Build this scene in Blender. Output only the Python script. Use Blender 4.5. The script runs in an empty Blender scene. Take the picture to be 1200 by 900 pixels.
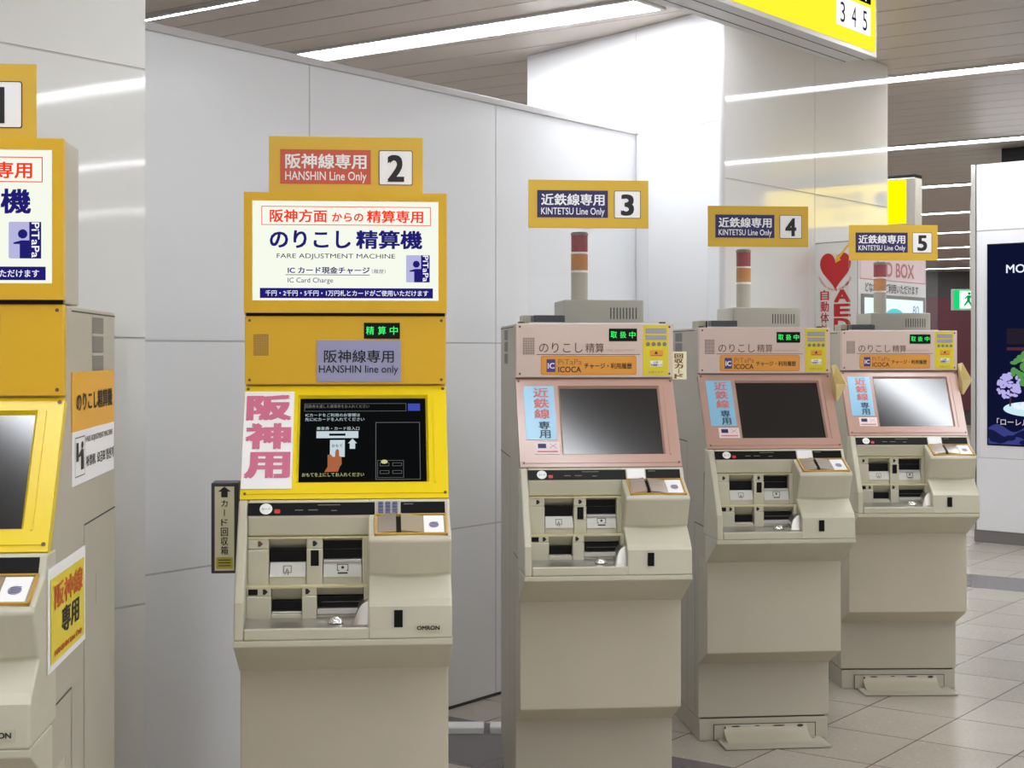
import bpy, bmesh, math, random
from mathutils import Vector, Matrix
random.seed(4)
S = bpy.context.scene
COL = S.collection

# ------------------------------------------------------------------ camera, world, exposure
CAMZ = 1.597
cam = bpy.data.cameras.new('camera'); camo = bpy.data.objects.new('camera', cam); COL.objects.link(camo)
camo.location = (0, 0, CAMZ); camo.rotation_euler = (math.radians(90), 0, 0)
cam.sensor_width = 36; cam.lens = 54; cam.shift_y = -39 / 1200
cam.clip_end = 200
S.camera = camo
w = bpy.data.worlds.new('world'); S.world = w; w.use_nodes = True
w.node_tree.nodes['Background'].inputs[0].default_value = (0.93, 0.96, 1.0, 1)
w.node_tree.nodes['Background'].inputs[1].default_value = 0.9
S.view_settings.view_transform = 'Standard'; S.view_settings.look = 'None'
S.view_settings.gamma = 1; S.view_settings.exposure = 0.27
S.view_settings.use_curve_mapping = False
LAMP = 15.0          # emission of the ceiling diffusers
S.cycles.max_bounces = 8; S.cycles.diffuse_bounces = 4; S.cycles.glossy_bounces = 4
S.cycles.transparent_max_bounces = 12
S.cycles.caustics_reflective = False; S.cycles.caustics_refractive = False
S.cycles.use_denoising = True

# ------------------------------------------------------------------ materials
def lin(c):
    c /= 255.0
    return c / 12.92 if c <= .04045 else ((c + .055) / 1.055) ** 2.4
def rgb(r, g, b): return (lin(r), lin(g), lin(b), 1)
MATS = {}
def mat(name, col, rough=.45, metal=0.0, emit=0.0, spec=.5, var=0.0, vscale=4.0, coat=0.0, bump=0.0):
    if name in MATS: return MATS[name]
    m = bpy.data.materials.new(name); m.use_nodes = True
    N = m.node_tree.nodes; L = m.node_tree.links; b = N['Principled BSDF']
    b.inputs['Base Color'].default_value = rgb(*col); b.inputs['Roughness'].default_value = rough
    b.inputs['Metallic'].default_value = metal; b.inputs['Specular IOR Level'].default_value = spec
    if coat: b.inputs['Coat Weight'].default_value = coat; b.inputs['Coat Roughness'].default_value = .03
    if emit:
        b.inputs['Emission Color'].default_value = rgb(*col); b.inputs['Emission Strength'].default_value = emit
    if var:
        tc = N.new('ShaderNodeTexCoord'); nz = N.new('ShaderNodeTexNoise'); nz.inputs['Scale'].default_value = vscale
        nz.inputs['Detail'].default_value = 6
        mr = N.new('ShaderNodeMapRange'); mr.inputs[1].default_value = .3; mr.inputs[2].default_value = .75
        mr.inputs[3].default_value = 1.0; mr.inputs[4].default_value = 1 - var
        mx = N.new('ShaderNodeMix'); mx.data_type = 'RGBA'; mx.blend_type = 'MULTIPLY'; mx.inputs[0].default_value = 1
        mx.inputs[6].default_value = rgb(*col)
        L.new(tc.outputs['Object'], nz.inputs['Vector']); L.new(nz.outputs[0], mr.inputs[0])
        L.new(mr.outputs[0], mx.inputs[7]); L.new(mx.outputs[2], b.inputs['Base Color'])
    if bump:
        tc = N.new('ShaderNodeTexCoord'); nz = N.new('ShaderNodeTexNoise'); nz.inputs['Scale'].default_value = 3.0
        bp = N.new('ShaderNodeBump'); bp.inputs['Strength'].default_value = bump; bp.inputs['Distance'].default_value = .02
        L.new(tc.outputs['Object'], nz.inputs['Vector']); L.new(nz.outputs[0], bp.inputs['Height'])
        L.new(bp.outputs[0], b.inputs['Normal'])
    MATS[name] = m
    return m
def glow(name, col, k):            # something that gives off light: lamp, lit sign, screen pixels
    if name in MATS: return MATS[name]
    m = bpy.data.materials.new(name); m.use_nodes = True
    N = m.node_tree.nodes; N.remove(N['Principled BSDF'])
    e = N.new('ShaderNodeEmission'); e.inputs[0].default_value = rgb(*col); e.inputs[1].default_value = k
    m.node_tree.links.new(e.outputs[0], N['Material Output'].inputs[0]); MATS[name] = m
    return m
def clear(name, tint=(1, 1, 1, 1), ior=1.45):
    m = bpy.data.materials.new(name); m.use_nodes = True
    N = m.node_tree.nodes; L = m.node_tree.links; N.remove(N['Principled BSDF'])
    f = N.new('ShaderNodeFresnel'); f.inputs[0].default_value = ior
    t = N.new('ShaderNodeBsdfTransparent'); t.inputs[0].default_value = tint
    g = N.new('ShaderNodeBsdfGlossy'); g.inputs['Roughness'].default_value = .02
    x = N.new('ShaderNodeMixShader'); L.new(f.outputs[0], x.inputs[0]); L.new(t.outputs[0], x.inputs[1]); L.new(g.outputs[0], x.inputs[2])
    L.new(x.outputs[0], N['Material Output'].inputs[0]); MATS[name] = m
    return m

M_WALL = mat('white_enamel_wall', (240, 241, 243), .2, var=.03, vscale=.8)
M_COLUMN = mat('glossy_column_panel', (228, 227, 222), .045, spec=.6, var=.02, vscale=.6)
M_JOINT = mat('panel_joint', (196, 194, 192), .6)
M_COPING = mat('coping_metal', (205, 203, 203), .35)
M_SLAT = mat('ceiling_slat', (206, 194, 184), .32, metal=.15, var=.08, vscale=.7)
M_GAP = mat('ceiling_gap', (30, 28, 26), .8)
M_LAMP = glow('lamp_tube', (247, 250, 255), LAMP * 2.2)
M_TROUGH = glow('lamp_diffuser', (247, 250, 255), LAMP * .55)
M_LAMP2 = glow('lamp_tube_strong', (247, 250, 255), LAMP * 4.6); M_TROUGH2 = glow('lamp_diffuser_strong', (247, 250, 255), LAMP * 1.15)  # same tubes, emission raised to brighten the white wall and column face
M_FIX = mat('lamp_trim', (190, 188, 184), .4)
M_CAB = mat('cabinet_paint', (188, 182, 165), .42, var=.06, vscale=3)
M_CONS = mat('console_plastic', (205, 201, 179), .36, var=.07, vscale=9)
M_DOOR = mat('door_paint', (198, 190, 170), .42, var=.05, vscale=5)
M_CREAM = mat('yellowed_edge', (212, 201, 160), .5)
M_PINK = mat('pink_panel', (220, 198, 186), .38, var=.04, vscale=5)
M_PINK2 = mat('pink_bezel', (197, 160, 145), .18, var=.04, vscale=5)
M_YEL = mat('yellow_panel', (232, 182, 18), .35, var=.05, vscale=5)
M_YEL2 = mat('yellow_bezel', (248, 218, 20), .28, var=.03, vscale=5)
M_YSIGN = mat('yellow_sign_paint', (222, 180, 55), .45)
M_BLACK = mat('black_plastic', (9, 8, 8), .42, spec=.18)
M_SCREEN = mat('screen_glass', (22, 23, 26), .15, spec=1.0)
M_STEEL = mat('brushed_steel', (196, 193, 186), .32, metal=.85)
M_CHROME = mat('chrome', (228, 228, 226), .22, metal=.8)
M_WHITE = mat('white_print', (248, 248, 248), .4)
M_INK = mat('black_ink', (18, 18, 20), .5)
M_NAVY = mat('navy_print', (38, 34, 96), .45)
M_RED = mat('red_print', (206, 92, 66), .45)
M_SEAM = mat('seam_shadow_gap', (62, 60, 54), .7)
M_GREY = mat('grey_vent', (128, 124, 116), .6)
M_GRILLE = mat('grille_hole', (120, 104, 92), .7)
M_BROWN = mat('brown_ink', (104, 76, 66), .5)
M_PALEBROWN = mat('pale_brown_ink', (186, 156, 146), .5)
M_ORANGE = mat('orange_label', (228, 158, 58), .4)
M_ORED = mat('orange_red_ink', (214, 96, 40), .5)
M_LILAC = mat('lilac_plate', (160, 160, 196), .4)
M_GOLD = mat('gold_frame', (214, 172, 84), .35, metal=.4)
M_GREEN = glow('green_led', (60, 255, 110), 1.0)
M_ACRYL = clear('clear_acrylic', (.985, .99, .99, 1))
M_AMBER = mat('amber_lens', (202, 130, 40), .2)
M_REDLENS = mat('red_lens', (158, 44, 58), .2)

# ------------------------------------------------------------------ mesh helpers
class MB:
    def __init__(s): s.v = []; s.f = []; s.m = []; s.mats = []
    def mi(s, m):
        if m not in s.mats: s.mats.append(m)
        return s.mats.index(m)
    def add(s, vs, fs, m):
        b = len(s.v); s.v += [tuple(x) for x in vs]; k = s.mi(m)
        for f in fs: s.f.append([b + i for i in f]); s.m.append(k)
    def box(s, x0, x1, y0, y1, z0, z1, m):
        s.add([(x, y, z) for x in (x0, x1) for y in (y0, y1) for z in (z0, z1)],
              [(0, 1, 3, 2), (4, 6, 7, 5), (0, 4, 5, 1), (2, 3, 7, 6), (0, 2, 6, 4), (1, 5, 7, 3)], m)
    def obox(s, F, u0, u1, v0, v1, n0, n1, m):
        vs = [F.at(u, v, n) for u in (u0, u1) for v in (v0, v1) for n in (n0, n1)]
        s.add(vs, [(0, 1, 3, 2), (4, 6, 7, 5), (0, 4, 5, 1), (2, 3, 7, 6), (0, 2, 6, 4), (1, 5, 7, 3)], m)
    def prism(s, prof, x0, x1, m):        # profile of (y, z), extruded along x
        n = len(prof)
        s.add([(x0, y, z) for y, z in prof] + [(x1, y, z) for y, z in prof],
              [tuple(range(n)), tuple(range(2 * n - 1, n - 1, -1))] + [(i, i + n, (i + 1) % n + n, (i + 1) % n) for i in range(n)], m)
    def loft(s, secs, m):                 # sections of equal length, closed loops, capped
        n = len(secs[0]); vs = [p for q in secs for p in q]; fs = [tuple(range(n)), tuple(range(len(vs) - 1, len(vs) - n - 1, -1))]
        for k in range(len(secs) - 1):
            for i in range(n):
                j = (i + 1) % n
                fs.append((k * n + i, k * n + n + i, k * n + n + j, k * n + j))
        s.add(vs, fs, m)
    def cyl(s, c, r, z0, z1, m, n=28, r1=None):
        r1 = r if r1 is None else r1
        a = [(c[0] + r * math.cos(2 * math.pi * i / n), c[1] + r * math.sin(2 * math.pi * i / n), z0) for i in range(n)]
        b = [(c[0] + r1 * math.cos(2 * math.pi * i / n), c[1] + r1 * math.sin(2 * math.pi * i / n), z1) for i in range(n)]
        s.loft([a, b], m)
    # flat print on a frame
    def rect(s, F, u0, v0, u1, v1, m, n=.001):
        s.add([F.at(u0, v0, n), F.at(u1, v0, n), F.at(u1, v1, n), F.at(u0, v1, n)], [(0, 1, 2, 3)], m)
    def poly(s, F, pts, m, n=.001):
        s.add([F.at(u, v, n) for u, v in pts], [tuple(range(len(pts)))], m)
    def rrect(s, F, u0, v0, u1, v1, r, m, n=.001):
        p = []
        for cx, cy, a0 in ((u1 - r, v1 - r, 0), (u0 + r, v1 - r, 90), (u0 + r, v0 + r, 180), (u1 - r, v0 + r, 270)):
            for k in range(7):
                a = math.radians(a0 + 15 * k); p.append((cx + r * math.cos(a), cy + r * math.sin(a)))
        s.poly(F, p, m, n)
    def disc(s, F, u, v, ru, rv, m, n=.001, k=28):
        s.poly(F, [(u + ru * math.cos(2 * math.pi * i / k), v + rv * math.sin(2 * math.pi * i / k)) for i in range(k)], m, n)
    def line(s, F, u0, v0, u1, v1, t, m, n=.001):
        d = Vector((u1 - u0, v1 - v0)).normalized(); q = Vector((-d.y, d.x)) * t / 2
        s.poly(F, [(u0 + q.x, v0 + q.y), (u1 + q.x, v1 + q.y), (u1 - q.x, v1 - q.y), (u0 - q.x, v0 - q.y)], m, n)
    def outline(s, F, u0, v0, u1, v1, t, m, n=.001):
        s.rect(F, u0, v0, u1, v0 + t, m, n); s.rect(F, u0, v1 - t, u1, v1, m, n)
        s.rect(F, u0, v0 + t, u0 + t, v1 - t, m, n); s.rect(F, u1 - t, v0 + t, u1, v1 - t, m, n)
    def text(s, F, body, u0, v0, u1, v1, m, bold=0.0, n=.0015, column=False):
        # lettering stretched into the rectangle it covers on the thing
        if column:
            k = len(body); h = (v1 - v0) / k
            for i, ch in enumerate(body):
                if ch == 'ー':                 # the long-vowel bar stands upright in a column
                    c = (u0 + u1) / 2; s.rect(F, c - .05 * (u1 - u0), v1 - (i + 1) * h + h * .08, c + .05 * (u1 - u0), v1 - i * h - h * .08, m, n); continue
                s.text(F, ch, u0, v1 - (i + 1) * h + h * .05, u1, v1 - i * h - h * .05, m, bold, n)
            return
        vs, fs = glyphs(body)
        if not vs: return
        x0 = min(p[0] for p in vs); x1 = max(p[0] for p in vs); y0 = min(p[1] for p in vs); y1 = max(p[1] for p in vs)
        sx = (u1 - u0) / max(x1 - x0, 1e-6); sy = (v1 - v0) / max(y1 - y0, 1e-6)
        b = bold * 1.0                    # a heavier face: the same strokes struck again a hair aside
        x0 -= b; x1 += b; y0 -= b * .8; y1 += b * .8; sx = (u1 - u0) / max(x1 - x0, 1e-6); sy = (v1 - v0) / max(y1 - y0, 1e-6)
        shifts = [(0, 0)] if bold < .002 else [(-b, -b * .8), (b, -b * .8), (-b, b * .8), (b, b * .8)] + ([(0, 0)] if bold > .015 else [])
        for k, (dx, dy) in enumerate(shifts):
            s.add([F.at(u0 + (p[0] + dx - x0) * sx, v0 + (p[1] + dy - y0) * sy, n + k * .00015) for p in vs], fs, m)
    def build(s, name, parent=None, bevel=0.0, smooth=False, segs=2):
        me = bpy.data.meshes.new(name); me.from_pydata(s.v, [], s.f)
        for m in s.mats: me.materials.append(m)
        me.polygons.foreach_set('material_index', s.m)
        if bevel or smooth:
            bm = bmesh.new(); bm.from_mesh(me); bmesh.ops.recalc_face_normals(bm, faces=bm.faces); bm.to_mesh(me); bm.free()
        if smooth:
            me.polygons.foreach_set('use_smooth', [True] * len(me.polygons)); me.set_sharp_from_angle(angle=math.radians(40))
        me.update()
        o = bpy.data.objects.new(name, me); COL.objects.link(o)
        if parent is not None: o.parent = parent
        if bevel:
            b = o.modifiers.new('edge', 'BEVEL'); b.width = bevel; b.segments = segs; b.limit_method = 'ANGLE'; b.angle_limit = math.radians(35)
        return o
_G = {}
def glyphs(body):
    key = body
    if key not in _G:
        c = bpy.data.curves.new('lettering', 'FONT'); c.body = body; c.resolution_u = 3
        o = bpy.data.objects.new('lettering', c); COL.objects.link(o)
        dg = bpy.context.evaluated_depsgraph_get()
        me = o.evaluated_get(dg).to_mesh()
        _G[key] = ([tuple(v.co) for v in me.vertices], [tuple(p.vertices) for p in me.polygons])
        bpy.data.objects.remove(o); bpy.data.curves.remove(c)
    return _G[key]
class Frame:
    def __init__(s, O, U, V):
        s.O = Vector(O); s.U = Vector(U).normalized(); s.V = Vector(V).normalized(); s.N = s.U.cross(s.V)
    def at(s, u, v, n=0.0): return tuple(s.O + s.U * u + s.V * v + s.N * n)
def front(p): return Frame((0, -p, 0), (1, 0, 0), (0, 0, 1))
def tag(o, label, cat, group=None):
    o['label'] = label; o['category'] = cat
    if group: o['group'] = group
    return o
def empty(name, loc, rz, label, cat, group=None):
    o = bpy.data.objects.new(name, None); COL.objects.link(o); o.location = loc; o.rotation_euler = (0, 0, rz)
    o.empty_display_size = .1
    return tag(o, label, cat, group)
def structure(o): o['kind'] = 'structure'; return o
def dup(root, loc, rz, label):
    r = root.copy(); COL.objects.link(r); r.location = loc; r.rotation_euler = (0, 0, rz); r['label'] = label
    for ch in list(root.children):
        c = ch.copy(); COL.objects.link(c); c.parent = r
        for g in list(ch.children):
            d = g.copy(); COL.objects.link(d); d.parent = c
    return r
def child(root, stem):
    return [c for c in root.children if c.name.split('.')[0] == stem][0]

# ------------------------------------------------------------------ room directions: d runs along the white wall, e straight out of it
D = Vector((.591, .806, 0)).normalized(); E = Vector((D.y, -D.x, 0))
def pt(s, n, z=0.0):
    p = D * s + E * n; return Vector((p.x, p.y, z))
CEIL = 3.30
UP = (0, 0, 1)

# floor
def floor_material():
    m = bpy.data.materials.new('station_floor_tiles'); m.use_nodes = True
    N = m.node_tree.nodes; L = m.node_tree.links; b = N['Principled BSDF']
    geo = N.new('ShaderNodeNewGeometry')
    def math_(op, a, bb=None, c=None):
        k = N.new('ShaderNodeMath'); k.operation = op
        for i, x in enumerate((a, bb, c)):
            if x is None: continue
            if isinstance(x, (int, float)): k.inputs[i].default_value = x
            else: L.new(x, k.inputs[i])
        return k.outputs[0]
    def dot(v):
        k = N.new('ShaderNodeVectorMath'); k.operation = 'DOT_PRODUCT'; k.inputs[1].default_value = v
        L.new(geo.outputs['Position'], k.inputs[0]); return k.outputs['Value']
    s = dot(tuple(D)); n = dot(tuple(E))
    ts = math_('DIVIDE', math_('SUBTRACT', s, 6.06), .46); tn = math_('DIVIDE', math_('SUBTRACT', n, -2.385), .405)
    def groove(t, wd):
        fr = math_('FRACT', t); a = math_('ABSOLUTE', math_('SUBTRACT', fr, .5)); return math_('GREATER_THAN', a, .5 - wd)
    g = math_('MAXIMUM', groove(ts, .007), groove(tn, .008))
    wn = N.new('ShaderNodeTexWhiteNoise'); wn.noise_dimensions = '2D'
    cx = N.new('ShaderNodeCombineXYZ'); L.new(math_('FLOOR', ts), cx.inputs[0]); L.new(math_('FLOOR', tn), cx.inputs[1]); L.new(cx.outputs[0], wn.inputs['Vector'])
    nz = N.new('ShaderNodeTexNoise'); nz.inputs['Scale'].default_value = 1.6; nz.inputs['Detail'].default_value = 5; nz.inputs['Roughness'].default_value = .65
    L.new(geo.outputs['Position'], nz.inputs['Vector'])
    sp = N.new('ShaderNodeTexNoise'); sp.inputs['Scale'].default_value = 60; L.new(geo.outputs['Position'], sp.inputs['Vector'])
    val = math_('ADD', math_('MULTIPLY', wn.outputs['Value'], .16), math_('ADD', math_('MULTIPLY', nz.outputs[0], .34), math_('MULTIPLY', sp.outputs[0], .30)))
    rp = N.new('ShaderNodeValToRGB'); L.new(val, rp.inputs[0])
    rp.color_ramp.elements[0].position = .1; rp.color_ramp.elements[0].color = rgb(158, 149, 137)
    rp.color_ramp.elements[1].position = .8; rp.color_ramp.elements[1].color = rgb(200, 191, 180)
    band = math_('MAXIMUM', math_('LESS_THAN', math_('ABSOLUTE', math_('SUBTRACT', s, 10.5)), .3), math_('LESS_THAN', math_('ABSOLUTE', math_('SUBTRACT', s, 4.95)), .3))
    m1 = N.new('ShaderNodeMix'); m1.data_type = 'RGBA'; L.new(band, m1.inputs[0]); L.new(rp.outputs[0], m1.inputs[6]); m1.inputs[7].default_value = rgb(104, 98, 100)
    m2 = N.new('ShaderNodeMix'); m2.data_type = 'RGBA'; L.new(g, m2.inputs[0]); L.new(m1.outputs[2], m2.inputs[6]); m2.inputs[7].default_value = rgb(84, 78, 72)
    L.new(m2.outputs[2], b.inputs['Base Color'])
    rr = N.new('ShaderNodeMapRange'); L.new(sp.outputs[0], rr.inputs[0]); rr.inputs[3].default_value = .2; rr.inputs[4].default_value = .3
    L.new(rr.outputs[0], b.inputs['Roughness'])
    return m
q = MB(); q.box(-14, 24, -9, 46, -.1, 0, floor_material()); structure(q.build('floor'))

# ceiling of long metal slats running straight out of the wall
q = MB(); Fc = Frame((0, 0, CEIL), E, D)
q.obox(Fc, -40, 22, -16, 46, .02, .06, M_GAP)
s = -15.7
LAMP_S = [-5.95, -2.9, .2, 3.3, 6.42, 9.14, 12.25, 15.35, 18.4, 21.5, 24.6, 27.7, 30.8]
while s < 45:
    w_ = .297
    q.obox(Fc, -40, 22, s, s + w_, 0, .018, M_SLAT); s += .307
structure(q.build('ceiling'))

# the low white partition wall between the two columns
W0 = Vector((-.079, 7.115, 0))
S0 = W0.dot(D); N0 = W0.dot(E)
def panel_wall(F, us, vs, th, m, gap=.0032, back=.03):
    q = MB()
    q.obox(F, us[0], us[-1], vs[0], vs[-1], -back, -th, M_JOINT)
    for a, b in zip(us, us[1:]):
        for c, d in zip(vs, vs[1:]):
            q.obox(F, a + gap, b - gap, c + gap, d - gap, -th, 0, m)
    return q
FW = Frame(W0, D, UP)                    # normal = D x UP = E (out of the wall)
q = panel_wall(FW, [-3.0, -2.47, -1.231, .006, 1.26], [0, .80, 1.632, 2.745], .0035, M_WALL, back=.10)
structure(q.build('wall_back'))
q = MB(); q.obox(FW, -3.0, 1.26, 2.735, 2.765, -.115, .012, M_COPING); structure(q.build('trim_1', bevel=.003))
q = MB(); q.obox(FW, -3.0, 1.26, 0, .012, 0, .006, M_SEAM); structure(q.build('baseboard_back'))

# left column: stands .45 m out from the wall
L0 = Vector((-1.158, 4.86, 0))
FL = Frame(L0, D, UP)
q = panel_wall(FL, [-2.6, -1.3, 0], [0, .797, 1.637, 2.485, CEIL], .0035, M_COLUMN, back=.5)
structure(q.build('wall_left'))
# right column: left face turns towards the lamp, long face runs along the wall direction
C0 = Vector((1.041, 7.59, 0))
DR = Vector((.759, 1, 0)).normalized(); DL = Vector((-.742, 1, 0)).normalized()
FR = Frame(C0, DR, UP)
RL = 1.58 / DR.y * 1.0; RJ = .811 / DR.y
q = panel_wall(FR, [.015, RJ, RL], [0, .80, 1.637, 2.452, CEIL], .0035, M_COLUMN, back=.05)
structure(q.build('wall_right'))
FRL = Frame(C0 + DL * 1.6, -DL, UP)
q = panel_wall(FRL, [0, .95, 1.6 - .015], [0, .80, 1.637, 2.737, CEIL], .0035, M_WALL, back=.05)
structure(q.build('wall_right_return'))
q = MB(); q.cyl((C0.x, C0.y + .012), .016, 0, CEIL, M_COPING, 16); structure(q.build('trim_2'))
q = MB(); e0 = C0 + DR * RL; FE = Frame(e0, -FR.N, UP)
q.obox(FE, .006, .5, 0, CEIL, 0, .02, M_COPING); structure(q.build('trim_3'))

# ------------------------------------------------------------------ ceiling lights
def ceiling_light(s, n0, n1, wd, label, step=1.39, new=False):  # new: use the raised emission pair
    o = pt(s, (n0 + n1) / 2, CEIL)
    t = empty('ceiling_light', o, math.atan2(E.y, E.x), label, 'ceiling light', 'fluorescent ceiling light strips')
    h = (n1 - n0) / 2; q = MB()
    for sg in (-1, 1): q.box(-h, h, sg * wd / 2 - .012, sg * wd / 2 + .012, -.014, 0, M_FIX)
    for sg in (-1, 1): q.box(sg * h - .012, sg * h + .012, -wd / 2, wd / 2, -.014, 0, M_FIX)
    q.build('lamp_trim', t)
    k = max(1, round((n1 - n0) / step)); dl = (n1 - n0) / k
    if k > 12: k = 6; dl = (n1 - n0) / k
    for i in range(k):
        a, b = -h + i * dl + .012, -h + (i + 1) * dl - .012
        if wd > .1:
            q = MB(); q.box(a, b, -wd / 2 + .012, wd / 2 - .012, -.010, -.001, M_TROUGH2 if new else M_TROUGH); q.build('diffuser', t)
        q = MB(); c = -wd / 4 if wd > .1 else 0
        q.box(a + .01, b - .01, c - .024, c + .024, -.0125 if wd > .1 else -.012, -.0102 if wd > .1 else -.002, M_LAMP2 if new else M_LAMP); q.build('tube', t)
    return t
ceiling_light(5.23, -6.25, -4.95, .05, 'thin short light strip above the white wall, leftmost of the ceiling lights')
ceiling_light(6.46, -8.7, -3.9, .27, 'wide bright ceiling light strip running over the top edge of the white wall', new=True)
ceiling_light(6.46, -3.65, 3.3, .27, 'ceiling light strip overhead in front of the hanging yellow sign')
ceiling_light(9.14, -9.0, 8.5, .2, 'ceiling light strip just past the hanging yellow sign, first beyond it')
ceiling_light(12.25, -9.0, 9.5, .2, 'ceiling light strip above the white advertising pillar, second beyond the hanging sign')
for i, ss in enumerate(LAMP_S[7:]):
    ceiling_light(ss, -9 if i < 1 else -14, .65 if i < 1 else -1.5, .2, 'ceiling light strip in the dark passage, %s beyond the advertising pillar' % ('first second third fourth fifth sixth'.split()[i]), 20)
ceiling_light(3.45, -3.2, 3.6, .27, 'overhead ceiling light strip mirrored in the screen of the machine numbered three')
ceiling_light(.85, -3.6, 4.0, .27, 'overhead ceiling light strip mirrored in the screen of the machine numbered one')
ceiling_light(-2.9, -2.6, 4.0, .27, 'ceiling light strip overhead behind where the photograph is taken')

# ------------------------------------------------------------------ fare machines
HW = .275
BZ0 = Vector((0, -.176, 1.206)); BZ1 = Vector((0, -.006, 1.500))
FB = Frame(BZ0, (1, 0, 0), BZ1 - BZ0); BL = (BZ1 - BZ0).length
def bz(f): return (1 - f) * BL         # share of the bezel from its top -> distance up the slope
FT = Frame((0, -.300, 1.118), (1, 0, 0), (0, .095, .044)); TL = math.hypot(.095, .044)   # coin tray top
FS = Frame((0, -.204, 1.164), (1, 0, 0), (0, .018, .033)); SL = math.hypot(.018, .033)   # black indicator strip
FP = front(.018)                        # front of the upper panel
FD = front(.336)                        # lowest front of the console
P0, P1 = 1.504, 1.692

def base_machine(pm, bm, kind, label, loc, rz):
    t = empty('fare_machine', loc, rz, label, 'fare machine', 'row of fare adjustment machines')
    # cabinet
    q = MB()
    q.prism([(.0, .094), (.60, .094), (.60, 1.690), (.012, 1.690), (.012, 1.495), (-.150, 1.205), (-.150, 1.13), (-.10, 1.10), (-.10, .90), (-.15, .85), (-.15, .76), (.0, .76)], -HW, HW, M_CAB)
    cab = q.build('cabinet', t, bevel=.004)
    q = MB()
    for sg in (-1, 1):
        F = Frame((sg * HW, 0, 0), (0, sg, 0), UP)     # outward normal = +-x
        def r(y0, z0, y1, z1, m, n=.0008): q.rect(F, sg * y0, z0, sg * y1, z1, m, n)
        r(.06, 1.679, .60, 1.682, M_SEAM); r(.20, 1.213, .60, 1.217, M_SEAM); r(.199, .1, .202, 1.215, M_SEAM)
        r(.34, 1.02, .343, 1.09, M_SEAM); r(-.15, .888, .06, .892, M_SEAM); r(.06, .70, .063, .89, M_SEAM)
        r(.05, .094, .053, .7, M_SEAM)
        for z in (1.636, 1.593, 1.549): r(.30, z, .44, z + .037, M_GREY)
    q.build('side_seams', cab)
    q = MB(); q.box(-.27, .27, .0, .58, 0, .088, M_CAB); q.box(-.262, .262, .01, .57, .088, .094, M_SEAM); q.build('plinth', t, bevel=.003)
    # lower door box with its chamfered underside
    q = MB(); q.prism([(0.0, .765), (-.158, .765), (-.160, .388), (0.0, .312)], -HW, HW, M_DOOR); q.build('lower_door', t, bevel=.004)
    # lip and slope under the console
    q = MB(); q.prism([(-.14, .862), (-.336, .862), (-.336, .846), (-.160, .752), (-.14, .752)], -HW - .003, HW + .003, M_CONS); q.build('lower_lip', t, bevel=.003)
    # floor bracket: flange on the plinth, quarter round cover, plate on the floor
    q = MB(); q.box(-.21, .215, -.006, .0, 0, .066, M_CAB); q.box(-.2, .235, -.165, 0, .003, .009, M_CAB); q.box(-.197, .232, -.162, 0, 0, .003, M_SEAM)  # dark sheet under the floor plate paints its shadow gap
    sec = []
    arc = [(-.006 - .125 * (1 - math.cos(a)) , .058 * (1 - math.sin(a)) + .006) for a in [math.radians(x) for x in range(0, 91, 10)]]
    for x in (-.17, .18): sec.append([(x, y, z) for y, z in arc] + [(x, -.006, .007)])
    q.loft(sec, M_DOOR)
    for x in (-.19, .2): q.cyl((x, -.03), .008, .006, .012, M_STEEL, 12)
    q.outline(front(.006), -.212, .0, .217, .068, .003, M_SEAM, .0008)
    br = q.build('floor_bracket', t, bevel=.001)
    q = MB(); Fw = front(.0085)                       # paint worn off along the upper edge
    for u, v, a, b in ((-.12, .058, .02, .003), (-.03, .059, .012, .002), (.06, .058, .028, .003), (.15, .056, .014, .006), (-.165, .05, .004, .01), (.03, .045, .004, .004)): q.disc(Fw, u, v, a, b, M_SEAM, .0025, 9)
    q.build('worn_marking', br)
    # upper front panel
    q = MB(); q.box(-HW, HW, -.018, .012, P0, P1, pm); pan = q.build('front_panel', t, bevel=.003)
    q = MB()
    for x in (-.262, .262):
        for z in (1.517, 1.680): q.disc(FP, x, z, .004, .004, M_BROWN, .001, 12)
    q.build('screws', pan)
    q = MB()
    nx, nz = (9, 13)
    for i in range(nx):
        for j in range(nz):
            q.rect(FP, -.251 + i * .0046, 1.584 + j * .0046, -.251 + i * .0046 + .0029, 1.584 + j * .0046 + .0029, M_GRILLE)
    q.build('speaker_grille', pan)
    q = MB(); q.obox(FP, .049, .148, 1.630, 1.674, 0, .002, M_BLACK); led = q.build('status_display', t, bevel=.001)
    q = MB(); [q.text(FP, ch, .055 + i * .0325, 1.641, .077 + i * .0325, 1.664, M_GREEN, .004, .0028) for i, ch in enumerate('精算中' if kind == 'y' else '取扱中')]; q.build('lettering', led)
    # tilted bezel with sunk screen
    q = MB(); a0, a1, b0, b1 = -.130, .224, bz(.862), bz(.085)
    q.obox(FB, -HW, a0, 0, BL, -.03, 0, bm); q.obox(FB, a1, HW, 0, BL, -.03, 0, bm)
    q.obox(FB, a0, a1, 0, b0, -.03, 0, bm); q.obox(FB, a0, a1, b1, BL, -.03, 0, bm)
    bez = q.build('screen_bezel', t)
    q = MB(); w2 = .012                                # bright bevelled rim round the screen
    for (u0, v0, u1, v1, x0, y0, x1, y1) in ((a0, b0, a0, b1, a0 + .006, b0 + .006, a0 + .006, b1 - .006), (a1, b0, a1, b1, a1 - .006, b0 + .006, a1 - .006, b1 - .006),
                                           (a0, b0, a1, b0, a0 + .006, b0 + .006, a1 - .006, b0 + .006), (a0, b1, a1, b1, a0 + .006, b1 - .006, a1 - .006, b1 - .006)):
        q.add([FB.at(u0, v0, .0006), FB.at(u1, v1, .0006), FB.at(x1, y1, -.010), FB.at(x0, y0, -.010)], [(0, 1, 2, 3)], bm)
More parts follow.
